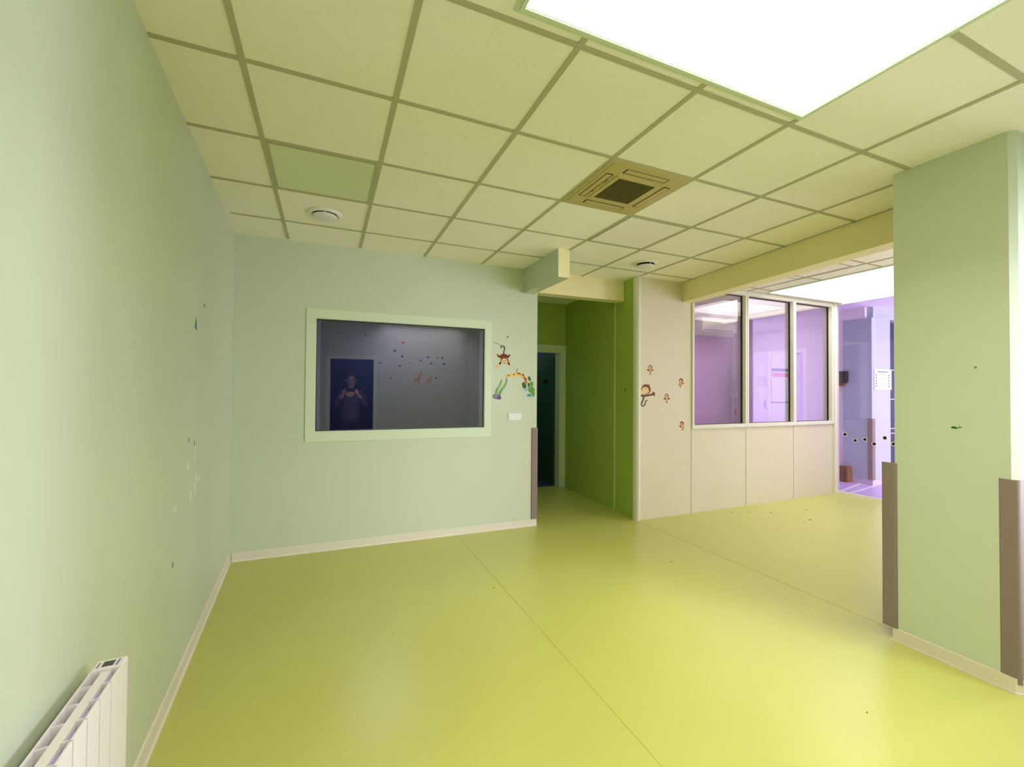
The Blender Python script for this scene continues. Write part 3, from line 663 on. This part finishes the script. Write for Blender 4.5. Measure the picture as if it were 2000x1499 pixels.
# ------------------------------------------------------------------ the photographer in the doorway (shows only as a reflection in the dark window)
def skin_mesh(name, nodes, edges, m, parent=None, sub=2):
    me = bpy.data.meshes.new(name); me.from_pydata([n[0] for n in nodes], edges, []); me.update()
    o = bpy.data.objects.new(name, me); COL.objects.link(o)
    sk = o.modifiers.new('skin', 'SKIN'); sk.use_smooth_shade = True
    for v, n in zip(me.skin_vertices[0].data, nodes): v.radius = n[1] if isinstance(n[1], tuple) else (n[1], n[1])
    me.skin_vertices[0].data[0].use_root = True
    ss = o.modifiers.new('sub', 'SUBSURF'); ss.levels = sub; ss.render_levels = sub
    dg = bpy.context.evaluated_depsgraph_get()
    ev = o.evaluated_get(dg); me2 = bpy.data.meshes.new_from_object(ev)
    bpy.data.objects.remove(o); bpy.data.meshes.remove(me)
    o = bpy.data.objects.new(name, me2); COL.objects.link(o); me2.materials.append(m)
    for p in me2.polygons: p.use_smooth = True
    if parent is not None:
        o.parent = parent
    return o
PY0 = -.42
V = lambda x, y, z: (x, PY0+y, z)
body = [(V(0, 0, .94), (.15, .11)), (V(0, .0, 1.10), (.145, .105)), (V(0, -.005, 1.28), (.165, .115)), (V(0, 0, 1.42), (.10, .08)), (V(0, .01, 1.50), (.055, .055)),
        (V(0, .02, 1.57), (.070, .080)), (V(0, .015, 1.66), (.078, .095)), (V(0, .01, 1.735), (.055, .07)),
        (V(-.10, 0, .86), .085), (V(-.105, .01, .50), .058), (V(-.11, -.02, .10), .042), (V(-.12, .11, .035), (.035, .03)),
        (V(.10, 0, .86), .085), (V(.105, .01, .50), .058), (V(.11, -.02, .10), .042), (V(.12, .11, .035), (.035, .03)),
        (V(-.175, 0, 1.385), .062), (V(-.27, .06, 1.14), .045), (V(-.13, .255, 1.36), .030),
        (V(.175, 0, 1.385), .062), (V(.29, .06, 1.15), .045), (V(.13, .255, 1.37), .030)]
bed = [(0, 1), (1, 2), (2, 3), (3, 4), (4, 5), (5, 6), (6, 7), (0, 8), (8, 9), (9, 10), (10, 11), (0, 12), (12, 13), (13, 14), (14, 15), (2, 16), (16, 17), (17, 18), (2, 19), (19, 20), (20, 21)]
per = skin_mesh('person', body, bed, M['skin'])
tag(per, 'person in dark mauve coat photographing from the doorway, seen only mirrored in the dark window', 'person')
for s_ in (-1, 1):                                                   # hands: palm, four curled fingers and a thumb round the phone
    px = s_*.118
    nodes = [(V(s_*.13, .255, 1.36), .022), (V(px, .315, 1.43), (.030, .016))]; ed = [(0, 1)]
    for k in range(4):
        z = 1.455-k*.019; b0 = len(nodes)
        nodes += [(V(px-s_*.004, .345, z), .0095), (V(px-s_*.014, .383, z+.002), .0088), (V(px-s_*.034, .398-.003*k, z+.002), .0078)]
        ed += [(1, b0), (b0, b0+1), (b0+1, b0+2)]
    b0 = len(nodes); nodes += [(V(px-s_*.018, .330, 1.44), .011), (V(px-s_*.036, .345, 1.458), .0092), (V(px-s_*.050, .352, 1.462), .008)]
    ed += [(1, b0), (b0, b0+1), (b0+1, b0+2)]
    skin_mesh('hand', nodes, ed, M['skin'], per)
fm = MB()
fm.tube([V(0, .085, 1.635), V(0, .118, 1.605), V(0, .10, 1.592)], [.008, .014, .010])
fm.build('nose', M['skin'], per)
for s_ in (-1, 1):
    MB(Matrix.Translation(V(s_*.033, .098, 1.645))).tube([(0, -.008, 0), (0, 0, 0), (0, .006, 0)], [.006, .012, .005]).build('eye', M['dbrown'], per)
    MB(Matrix.Translation(V(s_*.088, 0, 1.63))).tube([(0, 0, -.03), (s_*.012, -.01, 0), (0, -.01, .032)], [.008, .016, .010]).build('ear', M['skin'], per)
MB().tube([V(-.024, .093, 1.566), V(0, .103, 1.568), V(.024, .093, 1.566)], [.003, .006, .003]).build('mouth', M['brown'], per)
hb = MB(); NU, NV = 24, 16                                             # short hair: an open cap over crown, sides and nape
def hp(u, v): a = 2*math.pi*u/NU; t = math.pi*v/NV; return Vector((.108*math.sin(t)*math.cos(a), -.006+.128*math.sin(t)*math.sin(a), 1.672+.148*math.cos(t)))
for u in range(NU):
    for v in range(NV):
        q = [hp(u, v), hp(u+1, v), hp(u+1, v+1), hp(u, v+1)]; c = sum(q, Vector())/4
        if c.z > 1.742 or (c.y < .035 and c.z > 1.665) or (c.y < -.02 and c.z > 1.56):
            k = [Vector(V(*p)) for p in q]
            hb.face(k)
bmesh.ops.remove_doubles(hb.bm, verts=hb.bm.verts[:], dist=1e-5)
ho = hb.build('hair', M['hair'], per, True)
sd = ho.modifiers.new('thick', 'SOLIDIFY'); sd.thickness = .018; sd.offset = -1
skin_mesh('coat', [(V(0, 0, .74), (.225, .165)), (V(0, 0, .96), (.205, .155)), (V(0, 0, 1.14), (.165, .122)), (V(0, 0, 1.29), (.182, .128)), (V(0, 0, 1.44), (.085, .075)),
                   (V(-.175, 0, 1.39), .075), (V(-.272, .06, 1.135), .058), (V(-.155, .215, 1.31), .042), (V(.175, 0, 1.39), .075), (V(.292, .06, 1.145), .058), (V(.155, .215, 1.32), .042)],
          [(0, 1), (1, 2), (2, 3), (3, 4), (3, 5), (5, 6), (6, 7), (3, 8), (8, 9), (9, 10)], M['coat'], per)
skin_mesh('trousers', [(V(0, 0, .93), (.165, .12)), (V(-.10, 0, .84), .098), (V(-.105, .01, .50), .07), (V(-.11, -.02, .10), .058), (V(.10, 0, .84), .098), (V(.105, .01, .50), .07), (V(.11, -.02, .10), .058)],
          [(0, 1), (1, 2), (2, 3), (0, 4), (4, 5), (5, 6)], M['jeans'], per)
for s_ in (-1, 1):
    skin_mesh('shoe', [(V(s_*.11, -.05, .05), (.042, .045)), (V(s_*.115, .04, .042), (.045, .038)), (V(s_*.122, .13, .034), (.04, .03))], [(0, 1), (1, 2)], M['black'], per)
PHY = .045
ph = thing('phone', 'black phone held up sideways by the person in the doorway', 'phone', (0, -.022, CAM_Z-.04))
MB().box(-.078, .078, -.030, -.022, CAM_Z-.048, CAM_Z+.026, .003).build('body', M['black'], ph)
MB().box(-.073, .073, -.0312, -.0302, CAM_Z-.044, CAM_Z+.022).build('screen', M['lcd'], ph)
